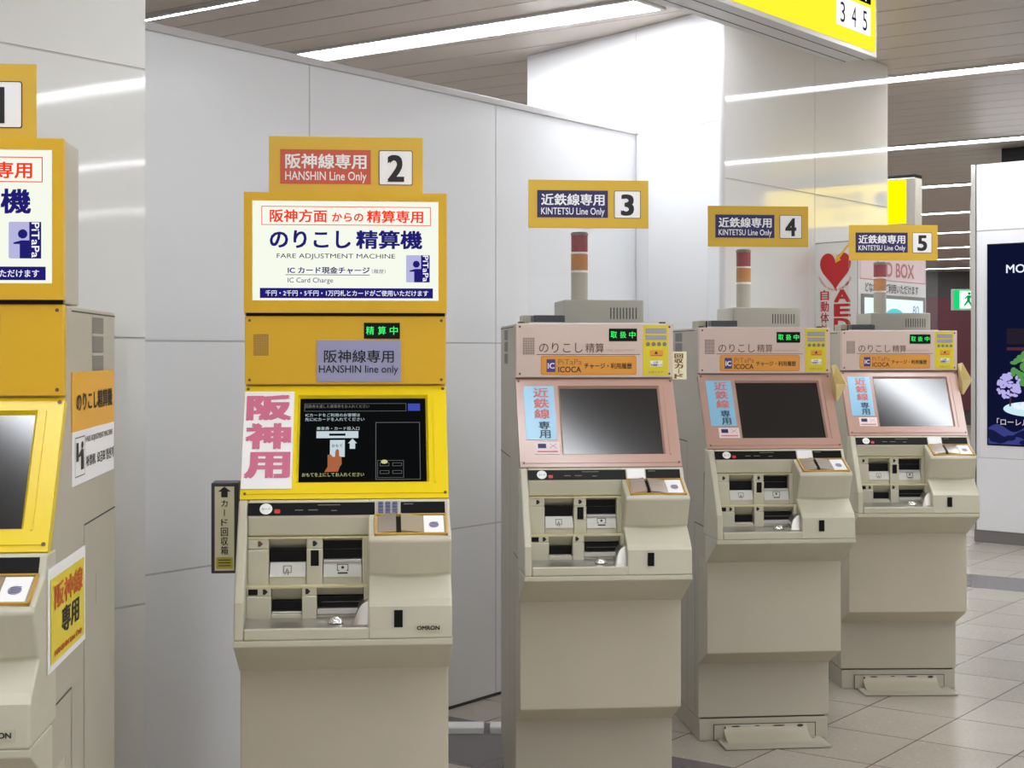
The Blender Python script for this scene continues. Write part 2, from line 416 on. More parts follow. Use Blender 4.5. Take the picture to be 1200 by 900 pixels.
    # raised seam along the side and foot of the bezel
    q.obox(FB, .238, .242, .045, BL - .03, 0, .003, bm); q.obox(FB, -.26, .262, .014, .017, 0, .0025, bm)
    q.build('bezel_rim', bez)
    q = MB()
    for x, f in ((-.266, .03), (.266, .03), (-.262, .955), (.266, .955)): q.disc(FB, x, bz(f), .0045, .0045, M_BROWN, .001, 12)
    q.build('screws', bez)
    q = MB(); q.obox(FB, a0 + .006, a1 - .006, b0 + .006, b1 - .006, -.03, -.010, M_SCREEN); q.build('screen', t)
    # console housing
    q = MB()
    q.prism([(-.13, 1.203), (-.184, 1.203), (-.206, 1.162), (-.330, .958), (-.336, .862), (-.10, .862)], -HW - .002, -.252, M_CONS)
    q.prism([(-.10, 1.203), (-.184, 1.203), (-.205, 1.162), (-.196, 1.110), (-.10, 1.110)], -.252, .065, M_CONS)
    q.box(-.252, .065, -.336, -.325, .862, .8925, M_CONS)
    q.box(-.252, .065, -.13, -.09, .86, 1.12, M_CONS)
    secs = []
    for i in range(9):
        x = .062 + i / 8 * (HW + .002 - .062); k = 1 - ((i - 4) / 4) ** 2; b_ = .010 * k; c_ = .004 * k
        secs.append([(x, y, z) for y, z in ((-.10, 1.203), (-.184, 1.203), (-.205, 1.163), (-.296 - b_, 1.119), (-.303 - b_, 1.108), (-.262 - b_, 1.022 - c_), (-.255 - b_ * .4, 1.012 - c_), (-.318, .962), (-.332, .944), (-.337, .862), (-.10, .862))])
    q.loft(secs, M_CONS)
    con = q.build('console', t, bevel=.007, segs=3)
    q = MB(); q.rect(FD, .128, .892, .150, .936, M_BLACK, .002); q.build('sensor_window', con)
    # indicator strip
    q = MB(); q.obox(FS, -.252, .079, .001, SL - .001, 0, .003, M_BLACK); q.obox(FS, .147, .264, .001, SL - .001, 0, .003, M_BLACK); st = q.build('indicator_strip', t, bevel=.001)
    q = MB(); q.disc(FS, -.205, .019, .0165, .0155, M_WHITE, .0035); q.rrect(FS, -.183, .006, -.168, .018, .003, mat('red_mark', (206, 44, 40), .4), .0035)
    q.text(FS, 'カード', -.216, .015, -.194, .022, M_INK, 0, .004)
    for u0, u1, v in ((-.13, -.108, .014), (-.095, -.07, .014), (-.035, -.02, .012), (-.07, -.012, .028), (.155, .18, .029)): q.rect(FS, u0, v, u1, v + .002, M_GREY, .0034)
    q.build('marking', st)
    q = MB(); q.obox(FS, .083, .143, -.001, SL + .001, 0, .003, M_WHITE if kind != 'y' else M_CAB); kp = q.build('keypad' if kind == 'y' else 'blank_plate', t, bevel=.001)
    if kind == 'y':
        q = MB(); ky = mat('keypad_key', (84, 96, 138), .4)
        for i in range(3):
            for j in range(4): q.obox(FS, .088 + i * .0185, .101 + i * .0185, .002 + j * .0092, .0085 + j * .0092, .003, .006, ky)
        q.build('keys', kp)
    # coin tray
    q = MB(); q.obox(FT, .083, .262, .008, TL - .004, .0, .003, M_CAB)
    for u0, u1, v0, v1 in ((.078, .267, .003, .008), (.078, .267, TL - .006, TL - .001), (.078, .083, .003, TL - .001), (.262, .267, .003, TL - .001)): q.obox(FT, u0, u1, v0, v1, 0, .008, M_GOLD)
    ct = q.build('coin_tray', t)
    q = MB()
    def wedge(u0, u1, h0, h1, m):
        v0, v1 = .011, TL - .010
        q.add([FT.at(u0, v0, h0), FT.at(u1, v0, h1), FT.at(u1, v1, h1), FT.at(u0, v1, h0), FT.at(u0, v0, .003), FT.at(u1, v0, .003), FT.at(u1, v1, .003), FT.at(u0, v1, .003)],
              [(0, 1, 2, 3), (0, 4, 5, 1), (1, 5, 6, 2), (2, 6, 7, 3), (3, 7, 4, 0)], m)
    wedge(.086, .134, .005, .017, M_CHROME); wedge(.147, .204, .014, .006, M_STEEL)
    q.obox(FT, .134, .147, .011, TL - .010, .003, .0045, M_BLACK); q.build('coin_funnel', ct)
    q = MB(); q.obox(FT, .206, .258, .011, TL - .010, .003, .006, M_WHITE); q.disc(FT, .232, .048, .013, .015, M_LILAC, .0066)
    for k in range(4): q.line(FT, .222, .038 + k * .006, .243, .042 + k * .006, .0022, M_INK if kind == 'y' else M_GREY, .007)
    q.build('coin_label', ct)
    # ticket and card slots: upper and lower row
    def block(x0, x1, p, z0, z1, m=M_CONS, b=.16): q.box(x0, x1, -p, -.13, z0, z1, m)
    q = MB(); p = .214
    block(-.252, -.197, p, .975, 1.078); block(-.252, -.197, p - .006, 1.078, 1.106)
    block(-.099, -.057, p, .975, 1.078); block(-.099, -.057, p - .006, 1.078, 1.106); block(.046, .064, p - .004, .975, 1.106)
    q.prism([(-.13, 1.106), (-.208, 1.106), (-.165, 1.078), (-.16, 1.074), (-.13, 1.074)], -.197, -.099, M_CONS)
    q.prism([(-.13, 1.106), (-.208, 1.106), (-.185, 1.097), (-.13, 1.097)], -.057, .046, M_CONS)
    block(-.197, -.099, p - .006, .975, 1.010); block(-.057, .046, p - .006, .975, 1.006)
    up = q.build('card_slot_block', t, bevel=.003)
    q = MB(); q.box(-.252, .064, -.210, -.19, 1.105, 1.109, M_CREAM); q.build('yellowed_ledge', up)
    F1 = front(p)
    q = MB(); q.box(-.196, -.100, -.186, -.14, 1.040, 1.076, M_BLACK); q.build('ticket_slot', t, bevel=.002)
    q = MB(); q.box(-.056, .045, -.184, -.14, 1.047, 1.097, M_BLACK)
    q.box(-.055, .044, -.206, -.14, 1.041, 1.049, M_STEEL); q.box(-.055, .044, -.186, -.184, 1.073, 1.075, M_SEAM); q.build('banknote_slot', t, bevel=.002)
    wp = mat('slot_label', (214, 214, 208), .35)
    q = MB(); q.prism([(-.18, 1.042), (-.198, 1.042), (-.212, 1.006), (-.18, 1.006)], -.194, -.101, wp)
    Fq = Frame((0, -.2125, 1.006), (1, 0, 0), (0, .014, .036))
    q.outline(Fq, -.160, .010, -.138, .030, .0022, M_GREY, .001); q.line(Fq, -.155, .006, -.149, .022, .003, M_GREY, .0012); q.line(Fq, -.147, .004, -.147, .018, .003, M_GREY, .0012)
    q.build('ticket_slot_label', t)
    q = MB(); q.prism([(-.18, 1.042), (-.200, 1.042), (-.212, 1.004), (-.18, 1.004)], -.055, .044, wp)
    q.outline(Fq, -.020, .014, .010, .032, .002, M_INK, .001); q.rect(Fq, -.014, .0135, .004, .0165, wp, .0013); q.disc(Fq, -.005, .023, .004, .004, M_INK, .0012, 12)
    q.rect(Fq, -.018, .006, .008, .010, M_INK, .0012); q.build('banknote_slot_label', t)
    q = MB(); q.rect(F1, -.088, 1.034, -.067, 1.075, M_BLACK, .0012)
    F1b = front(p - .006)
    def arrow(F, u, v, m, n=.0012): q.poly(F, [(u - .006, v - .007), (u, v - .007), (u + .007, v), (u, v + .007), (u - .006, v + .007)], m, n)
    arrow(F1b, -.219, 1.092, M_BROWN if kind == 'y' else M_INK); arrow(F1b, -.077, 1.092, M_INK); q.build('marking', up)
    q = MB(); p = .262
    block(-.252, -.188, p, .895, .963); block(-.252, -.188, p - .005, .963, .984)
    block(-.109, -.0705, p, .895, .963); block(-.109, -.0705, p - .005, .963, .984); block(.050, .064, p - .004, .93, .984)
    q.prism([(-.13, .984), (-.257, .984), (-.222, .950), (-.215, .946), (-.13, .946)], -.188, -.109, M_CONS)
    q.prism([(-.13, .984), (-.257, .984), (-.228, .960), (-.13, .958)], -.0705, .05, M_CONS)
    block(-.188, -.109, p - .006, .895, .917); block(-.0705, .05, p - .012, .895, .914)
    lo = q.build('ticket_outlet_block', t, bevel=.003)
    q = MB(); q.box(-.252, .064, -.258, -.222, .983, .987, M_CREAM); q.build('yellowed_ledge', lo)
    q = MB(); q.box(-.187, -.110, -.232, -.14, .917, .947, M_BLACK); q.box(-.187, -.110, -.246, -.14, .9165, .921, M_STEEL); q.build('ticket_outlet', t, bevel=.0015)
    q = MB(); q.box(-.07, .049, -.234, -.14, .928, .958, M_BLACK); q.box(-.07, .049, -.254, -.14, .914, .929, M_STEEL); q.box(-.06, .04, -.2355, -.234, .942, .9435, M_GREY); q.build('banknote_outlet', t, bevel=.0015)
    F2 = front(p - .005)
    q = MB(); q.rect(F2, -.246, .966, -.222, .981, M_BLACK, .0012); arrow(F2, -.203, .974, M_INK); arrow(F2, -.094, .974, M_INK); q.build('marking', lo)
    # polished coin return tray
    q = MB(); q.prism([(-.13, .866), (-.333, .866), (-.333, .8905), (-.255, .9065), (-.13, .915)], -.2515, .0645, M_STEEL)
    sec = []
    for i in range(9):
        a = math.radians(i * 90 / 8)
        sec.append([(.064 - .050 * math.cos(a) * 1.0, -.21, .905), (.064 - .050 * math.cos(a), -.310, .895), (.064 - .034 * math.cos(a), -.295, .897 + .055 * math.sin(a)), (.064 - .034 * math.cos(a), -.21, .905 + .055 * math.sin(a))])
    q.loft(sec, M_STEEL)
    q.loft([[(-.02 + .022 * math.cos(j) * r_, -.293 + .014 * math.sin(j) * r_, z + .0125) for j in [2 * math.pi * k / 16 for k in range(16)]] for r_, z in ((1, .886), (.85, .894), (.5, .900), (.1, .902))], M_CHROME)
    q.build('coin_return_tray', t, smooth=True)
    return t

def number_sign(t, digit, line, red, z0, z1, y, uc=0.0):
    F = Frame((uc, y, 0), (1, 0, 0), UP); hw = .212
    q = MB(); q.obox(F, -hw, hw, z0, z1, -.006, 0, M_YSIGN); o = q.build('number_sign', t, bevel=.001)
    h = .168; b = z1 - h                                  # layout measured from the top edge
    def V(f): return z1 - f * h
    def U(f): return -hw + f * 2 * hw
    q = MB(); q.rect(F, U(.072), V(.78), U(.66), V(.215), M_RED if red else M_NAVY, .0012)
    q.text(F, line, U(.105), V(.53), U(.632), V(.285), M_WHITE, .022)
    q.text(F, 'HANSHIN Line Only' if red else 'KINTETSU Line Only', U(.105), V(.765), U(.632), V(.575), M_WHITE, .008)
    q.rrect(F, U(.712), V(.792), U(.934), V(.215), .005, M_INK, .0010); q.rrect(F, U(.717), V(.780), U(.929), V(.227), .004, M_WHITE, .0014)
    q.text(F, digit, U(.768 if digit != '1' else .79), V(.735), U(.878 if digit != '1' else .85), V(.29), M_INK, .03, .002)
    q.build('lettering', o)

# ---- yellow machines ----
def yellow_extras(t):
    # lit head box
    q = MB(); q.box(-.2765, .2765, -.006, .135, 1.693, 2.03, M_CAB)
    hb = q.build('head_box', t, bevel=.003)
    q = MB(); ins = .0225
    q.box(-.2765, .2765, -.030, -.006, 1.701, 1.708 + ins + .004, M_YEL); q.box(-.2765, .2765, -.030, -.006, 2.03 - ins, 2.03, M_YEL)
    q.box(-.2765, -.2765 + ins, -.030, -.006, 1.708 + ins + .004, 2.03 - ins, M_YEL); q.box(.2765 - ins, .2765, -.030, -.006, 1.708 + ins + .004, 2.03 - ins, M_YEL)
    q.build('head_frame', t)
    q = MB(); q.box(-.272, .272, -.012, -.005, 1.692, 1.702, M_BLACK); q.build('head_gap', t)
    F = front(.0165)
    q = MB(); q.box(-.255, .255, -.0165, -.006, 1.733, 2.008, glow('lit_sign_panel', (240, 244, 230), .88)); sg = q.build('lit_sign', t)
    def U(x): return (x - 526) / 928 * .553
    def V(y): return 2.03 - (y - 333) / 547 * .323
    rr = glow('backlit_red', (236, 52, 26), .95); nv = glow('backlit_navy', (38, 34, 124), .7); bk = glow('backlit_black', (38, 40, 60), .6); wh = glow('backlit_white', (235, 235, 245), .95); li = glow('backlit_lilac', (176, 176, 216), .9)
    q = MB()
    q.outline(F, U(140), V(483), U(917), V(395), .002, rr)
    q.text(F, '阪神方面', U(178), V(470), U(440), V(410), rr, .022); q.text(F, 'からの', U(462), V(465), U(606), V(424), rr, .022); q.text(F, '精算専用', U(622), V(470), U(882), V(412), rr, .022)
    q.text(F, 'のりこし', U(178), V(590), U(548), V(507), nv, .026); q.text(F, '精算機', U(572), V(592), U(878), V(505), nv, .03)
    q.text(F, 'FARE ADJUSTMENT MACHINE', U(210), V(643), U(752), V(615), bk, 0)
    q.text(F, 'IC カード現金チャージ', U(260), V(708), U(635), V(676), nv, .024); q.rect(F, U(250), V(715), U(635), V(712), nv)
    q.text(F, '（履歴）', U(645), V(706), U(708), V(686), nv, .0)
    q.text(F, 'IC Card Charge', U(260), V(757), U(467), V(727), nv, 0)
    q.rect(F, U(133), V(822), U(927), V(775), nv); q.text(F, '千円・2千円・5千円・1万円札とカードがご使用いただけます', U(158), V(812), U(905), V(785), wh, .008)
    # card emblem: lilac tile with a small navy figure, name running down its edge
    q.rrect(F, U(803), V(747), U(912), V(620), .003, li); q.disc(F, U(850), V(662), .0095, .0095, nv, .0013)
    q.poly(F, [(U(818), V(692)), (U(845), V(684)), (U(872), V(684)), (U(872), V(747)), (U(840), V(747)), (U(840), V(697)), (U(820), V(697))], nv, .0013)
    q.rect(F, U(872), V(747), U(912), V(620), nv, .0012)
    F90 = Frame(F.at(0, 0, 0), (0, 0, -1), (1, 0, 0))
    q.text(F90, 'PiTaPa', -V(622), U(880), -V(744), U(906), wh, .01, .002)
    q.build('lettering', sg)
def yellow_side(t):          # stickers on the visible flank
    F = Frame((HW + .0005, 0, 0), (0, 1, 0), UP)
    q = MB(); q.obox(F, .06, .575, 1.425, 1.551, 0, .002, mat('sticker_yellow', (238, 178, 40), .4)); q.obox(F, .06, .575, 1.31, 1.425, 0, .002, M_WHITE)
    st = q.build('flank_sticker', t)
    q = MB(); q.text(F, 'のりこし精算機', .10, 1.466, .545, 1.508, M_INK, .024, .003)
    q.text(F, 'FARE ADJUSTMENT MACHINE', .205, 1.392, .55, 1.409, M_GREY, .006, .003); q.text(F, '补票机', .21, 1.342, .32, 1.366, M_INK, .01, .003); q.text(F, '요금표 정산기', .345, 1.340, .56, 1.366, M_INK, .014, .003)
    q.outline(F, .085, 1.327, .195, 1.412, .002, M_INK, .003); q.rect(F, .10, 1.36, .125, 1.40, M_INK, .003)
    q.disc(F, .168, 1.393, .012, .008, M_INK, .003); q.poly(F, [(.15, 1.34), (.185, 1.34), (.182, 1.384), (.155, 1.384), (.125, 1.374), (.125, 1.368), (.152, 1.37)], M_INK, .003)
    q.build('lettering', st)
    q = MB(); Fy = Frame((HW + .003, 0, 0), (0, 1, 0), UP)
    q.obox(Fy, -.19, .19, .968, 1.172, 0, .002, M_WHITE); s2 = q.build('flank_notice', t)
    q = MB(); q.rect(Fy, -.172, .982, .172, 1.150, mat('notice_yellow', (236, 216, 60), .4), .003)
    q.text(Fy, '阪神線', -.14, 1.085, .15, 1.135, M_ORED, .02, .004); q.text(Fy, '専用', -.07, 1.025, .11, 1.078, M_INK, .03, .004); q.text(Fy, 'HANSHIN Line Only', -.14, .990, .14, 1.006, M_ORED, .02, .004)
    q.build('lettering', s2)
def maker_plate(t):
    q = MB(); q.obox(FD, .181, .250, .879, .900, 0, .002, M_CONS); o = q.build('maker_plate', t)
    q = MB(); q.text(FD, 'OMRON', .186, .884, .244, .895, M_INK, .03, .0035); q.build('lettering', o)
Y1 = base_machine(M_YEL, M_YEL2, 'y', 'yellow fare machine numbered 1, cut off by the photo edge, with stickers on its flank', (-1.194, 3.14, 0), math.radians(5.1))
yellow_extras(Y1); maker_plate(Y1)
Y2 = dup(Y1, (-.458, 4.24, 0), math.radians(5.1), 'yellow fare machine numbered 2 with lit head sign and dark guidance screen')
yellow_side(Y1)
number_sign(Y1, '1', '阪神線専用', True, 2.03, 2.19, .02); number_sign(Y2, '2', '阪神線専用', True, 2.03, 2.19, .02)
q = MB(); q.obox(FP, -.08, .151, 1.511, 1.626, 0, .003, M_LILAC); o = q.build('line_plate', Y2, bevel=.001)
q = MB(); q.text(FP, '阪神線専用', -.060, 1.564, .131, 1.599, M_INK, .008, .004); q.text(FP, 'HANSHIN line only', -.0735, 1.530, .143, 1.557, M_INK, .004, .004); q.build('lettering', o)
q = MB(); q.obox(FB, -.274, -.140, bz(.915), bz(.055), .001, .0025, M_WHITE); o = q.build('paper_notice', Y2)
q = MB(); pk = mat('pink_ink', (212, 112, 144), .5); q.text(FB, '阪神用', -.268, bz(.84), -.146, bz(.075), pk, .045, .0035, column=True); q.build('lettering', o)
# guidance picture on the screen of machine 2
scr = child(Y2, 'screen'); scr.data = scr.data.copy()
q = MB(); n0 = -.009
def sx(x): return -.124 + (x - 70) / 1030 * .342
def sy(y): return bz(.855) + (790 - y) / 703 * (bz(.09) - bz(.855))
pw = glow('screen_white', (205, 222, 228), .75); pg = glow('screen_grey', (150, 152, 150), .5); pb = glow('screen_blue', (70, 84, 190), .7); pd = glow('screen_dark', (24, 26, 27), .35); ph = glow('screen_skin', (170, 100, 66), .8); py_ = glow('screen_yellow', (205, 205, 140), .8)
q.rect(FB, -.123, bz(.852), .217, bz(.094), pd, n0 - .0005)
q.outline(FB, sx(105), sy(205), sx(940), sy(140), .0009, pg, n0); q.rect(FB, sx(955), sy(203), sx(1055), sy(142), pb, n0)
q.text(FB, '回数券を通した乗車券をお入れください', sx(110), sy(178), sx(635), sy(150), pg, 0, n0); q.text(FB, 'ICカードをご利用のお客様は', sx(115), sy(250), sx(560), sy(222), pw, 0, n0)
q.text(FB, '先にICカードを入れてください', sx(112), sy(287), sx(595), sy(257), pw, 0, n0); q.text(FB, '乗車券・カード投入口', sx(207), sy(362), sx(555), sy(333), pw, 0, n0)
q.text(FB, 'おもてを上にしてお入れください', sx(98), sy(738), sx(595), sy(707), py_, 0, n0)
q.rect(FB, sx(207), sy(427), sx(547), sy(370), pw, n0); q.rect(FB, sx(310), sy(408), sx(443), sy(390), pd, n0 + .0004)
q.rect(FB, sx(318), sy(580), sx(438), sy(443), pw, n0); q.text(FB, 'おもて', sx(333), sy(502), sx(420), sy(478), glow('screen_teal', (60, 110, 120), .6), .01, n0 + .0004)
q.poly(FB, [(sx(a), sy(b)) for a, b in ((478, 515), (522, 515), (522, 470), (537, 470), (500, 432), (463, 470), (478, 470))], pw, n0)
q.poly(FB, [(sx(a), sy(b)) for a, b in ((275, 703), (302, 660), (300, 565), (325, 560), (345, 585), (360, 580), (363, 530), (378, 515), (392, 530), (394, 572), (412, 585), (415, 640), (400, 660), (385, 700))], ph, n0 + .0008)
q.outline(FB, sx(688), sy(765), sx(1050), sy(298), .0012, pg, n0); q.outline(FB, sx(702), sy(750), sx(915), sy(610), .0009, pg, n0)
for a, b in ((722, 630), (824, 630), (722, 692), (824, 692)): q.outline(FB, sx(a), sy(b + 26), sx(a + 75), sy(b), .0009, pg, n0)
q.disc(FB, sx(758), sy(622), .009, .006, py_, n0 + .0005)
q.build('guidance_picture', scr)

# ---- pink machines ----
def pink_extras(t):
    pan = child(t, 'front_panel')
    def U(x): return (x - 547) / 1050 * .55
    def V(y): return P1 - (y - 275) / 370 * .188
    q = MB(); q.text(FP, 'のりこし', U(175), V(475), U(465), V(408), M_BROWN, 0); q.text(FP, '精算', U(484), V(475), U(608), V(410), M_BROWN, .0)
    q.text(FP, 'FARE ADJUSTMENT', U(622), V(470), U(815), V(452), M_PALEBROWN, 0); q.rect(FP, U(160), V(490), U(850), V(486), M_BROWN); q.build('lettering', pan)
    q = MB(); q.rrect(FP, U(187), V(627), U(825), V(497), .008, M_ORED, .0010); q.rrect(FP, U(190), V(624), U(822), V(500), .0075, M_ORANGE, .0014); o = q.build('card_label', t)
    q = MB(); iv = mat('indigo_print', (72, 56, 140), .4); q.rect(FP, U(225), V(607), U(283), V(520), iv, .0018); q.text(FP, 'IC', U(232), V(584), U(277), V(545), M_WHITE, .02, .0024)
    q.text(FP, 'PiTaPa', U(302), V(557), U(460), V(520), mat('rust_ink', (168, 96, 70), .5), 0, .0018); q.text(FP, 'ICOCA', U(302), V(610), U(455), V(570), M_INK, .012, .0018); q.text(FP, 'チャージ・利用履歴', U(475), V(586), U(795), V(546), M_INK, .014, .0018)
    q.build('lettering', o)
    q = MB(); ys = mat('lemon_sticker', (226, 208, 40), .4); q.obox(FP, U(870), U(1040), V(632), V(285), 0, .0015, ys); o = q.build('notice_sticker', t)
    q = MB(); n = .0022; gl = mat('grey_lilac_print', (164, 160, 156), .5)
    for a, b in ((308, 344), (356, 388)):
        q.rect(FP, U(886), V(b), U(1028), V(a), gl, n)
        for k in range(6): q.rect(FP, U(892 + k * 22), V(b - 8), U(908 + k * 22), V(a + 9), M_LILAC, n + .0004)
    for k in range(4): q.disc(FP, U(903 + k * 37), V(417), .0075, .0075, M_GREY, n, 16)
    q.rect(FP, U(915), V(500), U(1005), V(458), M_ORANGE, n); q.poly(FP, [(U(945), V(484)), (U(970), V(484)), (U(958), V(464))], M_INK, n + .0005); q.rect(FP, U(922), V(497), U(998), V(491), M_ORED, n + .0005)
    q.rect(FP, U(918), V(570), U(1000), V(530), M_WHITE, n); q.text(FP, 'IC券', U(940), V(548), U(972), V(535), M_INK, .01, n + .0006); q.text(FP, '利用履歴カード', U(921), V(567), U(996), V(552), M_INK, .02, n + .0006)
    q.text(FP, 'お使えます', U(905), V(617), U(1005), V(600), M_GREY, .0, n); q.build('lettering', o)
    # tilted notices left of the screen
    q = MB(); sk = mat('sky_blue_sticker', (150, 205, 236), .22); q.obox(FB, -.250, -.145, bz(.70), bz(.09), .0, .002, sk); o = q.build('line_notice', t)
    q = MB(); q.text(FB, '近鉄線', -.218, bz(.47), -.164, bz(.105), mat('salmon_ink', (218, 126, 120), .5), .02, .003, column=True); q.text(FB, '専用', -.205, bz(.69), -.166, bz(.49), mat('slate_ink', (58, 78, 96), .5), .015, .003, column=True); q.build('lettering', o)
    q = MB(); q.obox(FB, -.222, -.138, bz(.86), bz(.725), 0, .002, mat('white_pink_sticker', (244, 226, 228), .4)); o = q.build('small_notice', t)
    q = MB(); q.rect(FB, -.212, bz(.795), -.184, bz(.745), M_NAVY, .003); q.line(FB, -.172, bz(.795), -.148, bz(.745), .0016, M_ORED, .003); q.line(FB, -.172, bz(.745), -.148, bz(.795), .0016, M_LILAC, .003)
    q.rect(FB, -.215, bz(.84), -.145, bz(.825), mat('salmon_ink', (218, 126, 120)), .003); q.build('marking', o)
    # things bolted on the roof
    q = MB(); q.box(-.085, .205, .17, .46, 1.690, 1.780, M_CAB); o = q.build('vent_box', t, bevel=.004)
    F = Frame((0, .17, 0), (1, 0, 0), UP)
    q = MB()
    for k in range(9): q.rect(F, .083 + k * .0115, 1.711, .0875 + k * .0115, 1.752, M_SEAM)
    q.build('vent_slots', o)
    q = MB(); c = (-.015, .27); R = .0305
    q.cyl(c, R, 1.780, 1.882, M_CAB); q.cyl(c, R + .0015, 1.882, 1.890, M_WHITE); q.cyl(c, R + .0015, 1.950, 1.957, M_WHITE); q.cyl(c, R + .0015, 2.018, 2.026, M_GREY); q.cyl(c, R * .9, 2.026, 2.030, M_GREY)
    o = q.build('signal_tower', t, smooth=True)
    q = MB(); q.cyl(c, R, 1.890, 1.950, M_AMBER); q.build('amber_lens', o, smooth=True)
    q = MB(); q.cyl(c, R, 1.957, 2.018, M_REDLENS); q.build('red_lens', o, smooth=True)
    q = MB(); q.box(-.205, -.095, .06, .16, 1.690, 1.722, M_BLACK); q.build('black_block', t, bevel=.003)
    q = MB(); q.box(-.232, -.115, .17, .30, 1.690, 1.724, M_CAB); q.build('junction_box', t, bevel=.003)
    q = MB(); secs = []                                        # slightly bowed clear sheet that carries the sign
    for i in range(25):
        x = -.227 + i / 24 * .424; b = .006 * math.sin(i / 24 * math.pi * 2)
        secs.append([(x, .030 + b * 0, 1.694), (x, .034 + b * 0, 1.694), (x, .034, 2.194), (x, .030, 2.194)])
    q.loft(secs, M_ACRYL); q.build('acrylic_sheet', t)
    q = MB(); q.box(-.227, .197, .020, .044, 1.690, 1.696, M_COPING); q.build('sheet_rail', t)
    q = MB()
    for x in (-.25, .25): q.cyl((x, .05), .012, 1.690, 1.698, M_SEAM, 14)
    q.build('top_bolts', t)
P3 = base_machine(M_PINK, M_PINK2, 'p', 'pink fare machine numbered 3, between the last yellow one and number 4', (.286, 5.35, 0), math.radians(5.2))
pink_extras(P3)
P4 = dup(P3, (1.035, 6.315, 0), math.radians(6.0), 'pink fare machine numbered 4 with a dark screen, second of the pink ones')
P5 = dup(P3, (1.827, 7.264, 0), math.radians(1.6), 'pink fare machine numbered 5 with a glaring screen, farthest of the row')
for t, d_ in ((P3, '3'), (P4, '4'), (P5, '5')): number_sign(t, d_, '近鉄線専用', False, 2.026, 2.194, .029, -.015)
q = MB(); q.box(.274, .324, -.012, -.008, 1.497, 1.594, mat('cream_card', (242, 234, 196), .5)); o = q.build('side_card', P3)
q = MB(); F = front(.012); q.text(F, '回収カード', .281, 1.499, .312, 1.588, mat('card_ink', (120, 80, 30), .5), .03, .001, column=True); q.build('lettering', o)
mh = mat('holder_card', (226, 206, 146), .5)
hq = MB()
hq.add([(.277, -.085, 1.462), (.322, -.085, 1.460), (.284, -.075, 1.392), (.277, -.02, 1.535), (.298, -.015, 1.540), (.279, -.03, 1.40)],
       [(0, 1, 2), (1, 4, 5, 2), (0, 3, 5, 2), (3, 4, 5)], mh)
ho = hq.build('leaflet_holder', P4); sm = ho.modifiers.new('thickness', 'SOLIDIFY'); sm.thickness = .003
h5 = ho.copy(); COL.objects.link(h5); h5.parent = P5

# ------------------------------------------------------------------ card collection box beside machine 2
cb = empty('card_collection_box', (-.458, 4.24, 0), math.radians(5.1), 'narrow black framed card collection box with up arrow beside yellow machine 2', 'card box')
F = Frame((0, .10, 0), (1, 0, 0), UP)
q = MB(); x0, x1, z0, z1 = -.378, -.304, .972, 1.226
q.box(x0, x1, .10, .19, z0, z1, mat('dark_frame', (52, 50, 62), .4)); q.box(x1 - .002, -.2755, .13, .17, z0 + .06, z1 - .06, M_CAB); q.build('box_body', cb, bevel=.003)
q = MB(); cp = mat('cream_plate', (230, 224, 190), .4); q.obox(F, x0 + .010, x1 - .010, z0 + .008, z1 - .010, 0, .002, cp); o = q.build('box_label', cb)
q = MB(); cx = (x0 + x1) / 2; n = .003
q.poly(F, [(cx - .009, 1.186), (cx + .009, 1.186), (cx + .009, 1.202), (cx + .018, 1.202), (cx, 1.216), (cx - .018, 1.202), (cx - .009, 1.202)], M_INK, n)
q.text(F, 'カ', cx - .009, 1.160, cx + .009, 1.178, M_INK, .01, n); q.rect(F, cx - .0012, 1.134, cx + .0012, 1.152, M_INK, n); q.text(F, 'ド', cx - .009, 1.106, cx + .009, 1.125, M_INK, .01, n)
q.text(F, '回収箱', cx - .010, 1.024, cx + .010, 1.102, M_INK, .01, n, column=True)
q.rrect(F, x0 + .014, .986, x1 - .014, 1.018, .004, mat('olive_label', (196, 186, 60), .4), n)
for k in range(3): q.rect(F, x0 + .020, .993 + k * .008, x1 - .020, .9955 + k * .008, M_INK, n + .0005)
q.build('lettering', o)

# low cable covers on the floor between machines 2 and 3
cc = []
for i, (xa, xb, lb) in enumerate(((-.42, -.118, 'longer white floor cable cover next to yellow machine 2'), (-.092, .03, 'short white floor cable cover running in under pink machine 3'))):
    q = MB(); q.prism([(0, 0), (.10, 0), (.10, .022), (.092, .030), (.006, .030), (0, .024)], xa, xb, mat('cable_cover_white', (244, 244, 242), .4))
    o = q.build('cable_cover', bevel=.002); o.location = (0, 6.40, 0); tag(o, lb, 'cable cover', 'floor cable covers')

# ------------------------------------------------------------------ AED cabinet against the right column
A0 = Vector((1.842, 8.165, 0)); AX = Vector((.605, .796, 0)).normalized(); AB = Vector((-.596, .803, 0)).normalized()
ad = empty('defibrillator_cabinet', A0, 0, 'white defibrillator cabinet with red heart and lit window behind machine 5', 'AED cabinet')
def rel(v): return Vector(v)
AH = 2.19; AW = .92; AD = .31
q = MB(); pts = [Vector((0, 0, 0)), AX * AW, AX * AW + AB * AD, AB * AD]
q.loft([[(p.x, p.y, 0) for p in pts], [(p.x, p.y, AH) for p in pts]], mat('cabinet_white', (232, 231, 229), .25)); q.build('cabinet_body', ad, bevel=.004)
FA = Frame(AB * AD, -AB, UP)          # flank with the heart
q = MB(); q.outline(FA, .002, .2, AD - .003, AH - .005, .004, M_GREY, .001)
hr = mat('heart_red', (196, 38, 42), .4); hp = []
hc, hz, hs = .150, 2.050, .0068
for k in range(48):
    a = 2 * math.pi * k / 48
    hp.append((hc + hs * 16 * math.sin(a) ** 3, hz + hs * 1.05 * (13 * math.cos(a) - 5 * math.cos(2 * a) - 2 * math.cos(3 * a) - math.cos(4 * a)) - .01))
q.poly(FA, hp, hr, .0015)
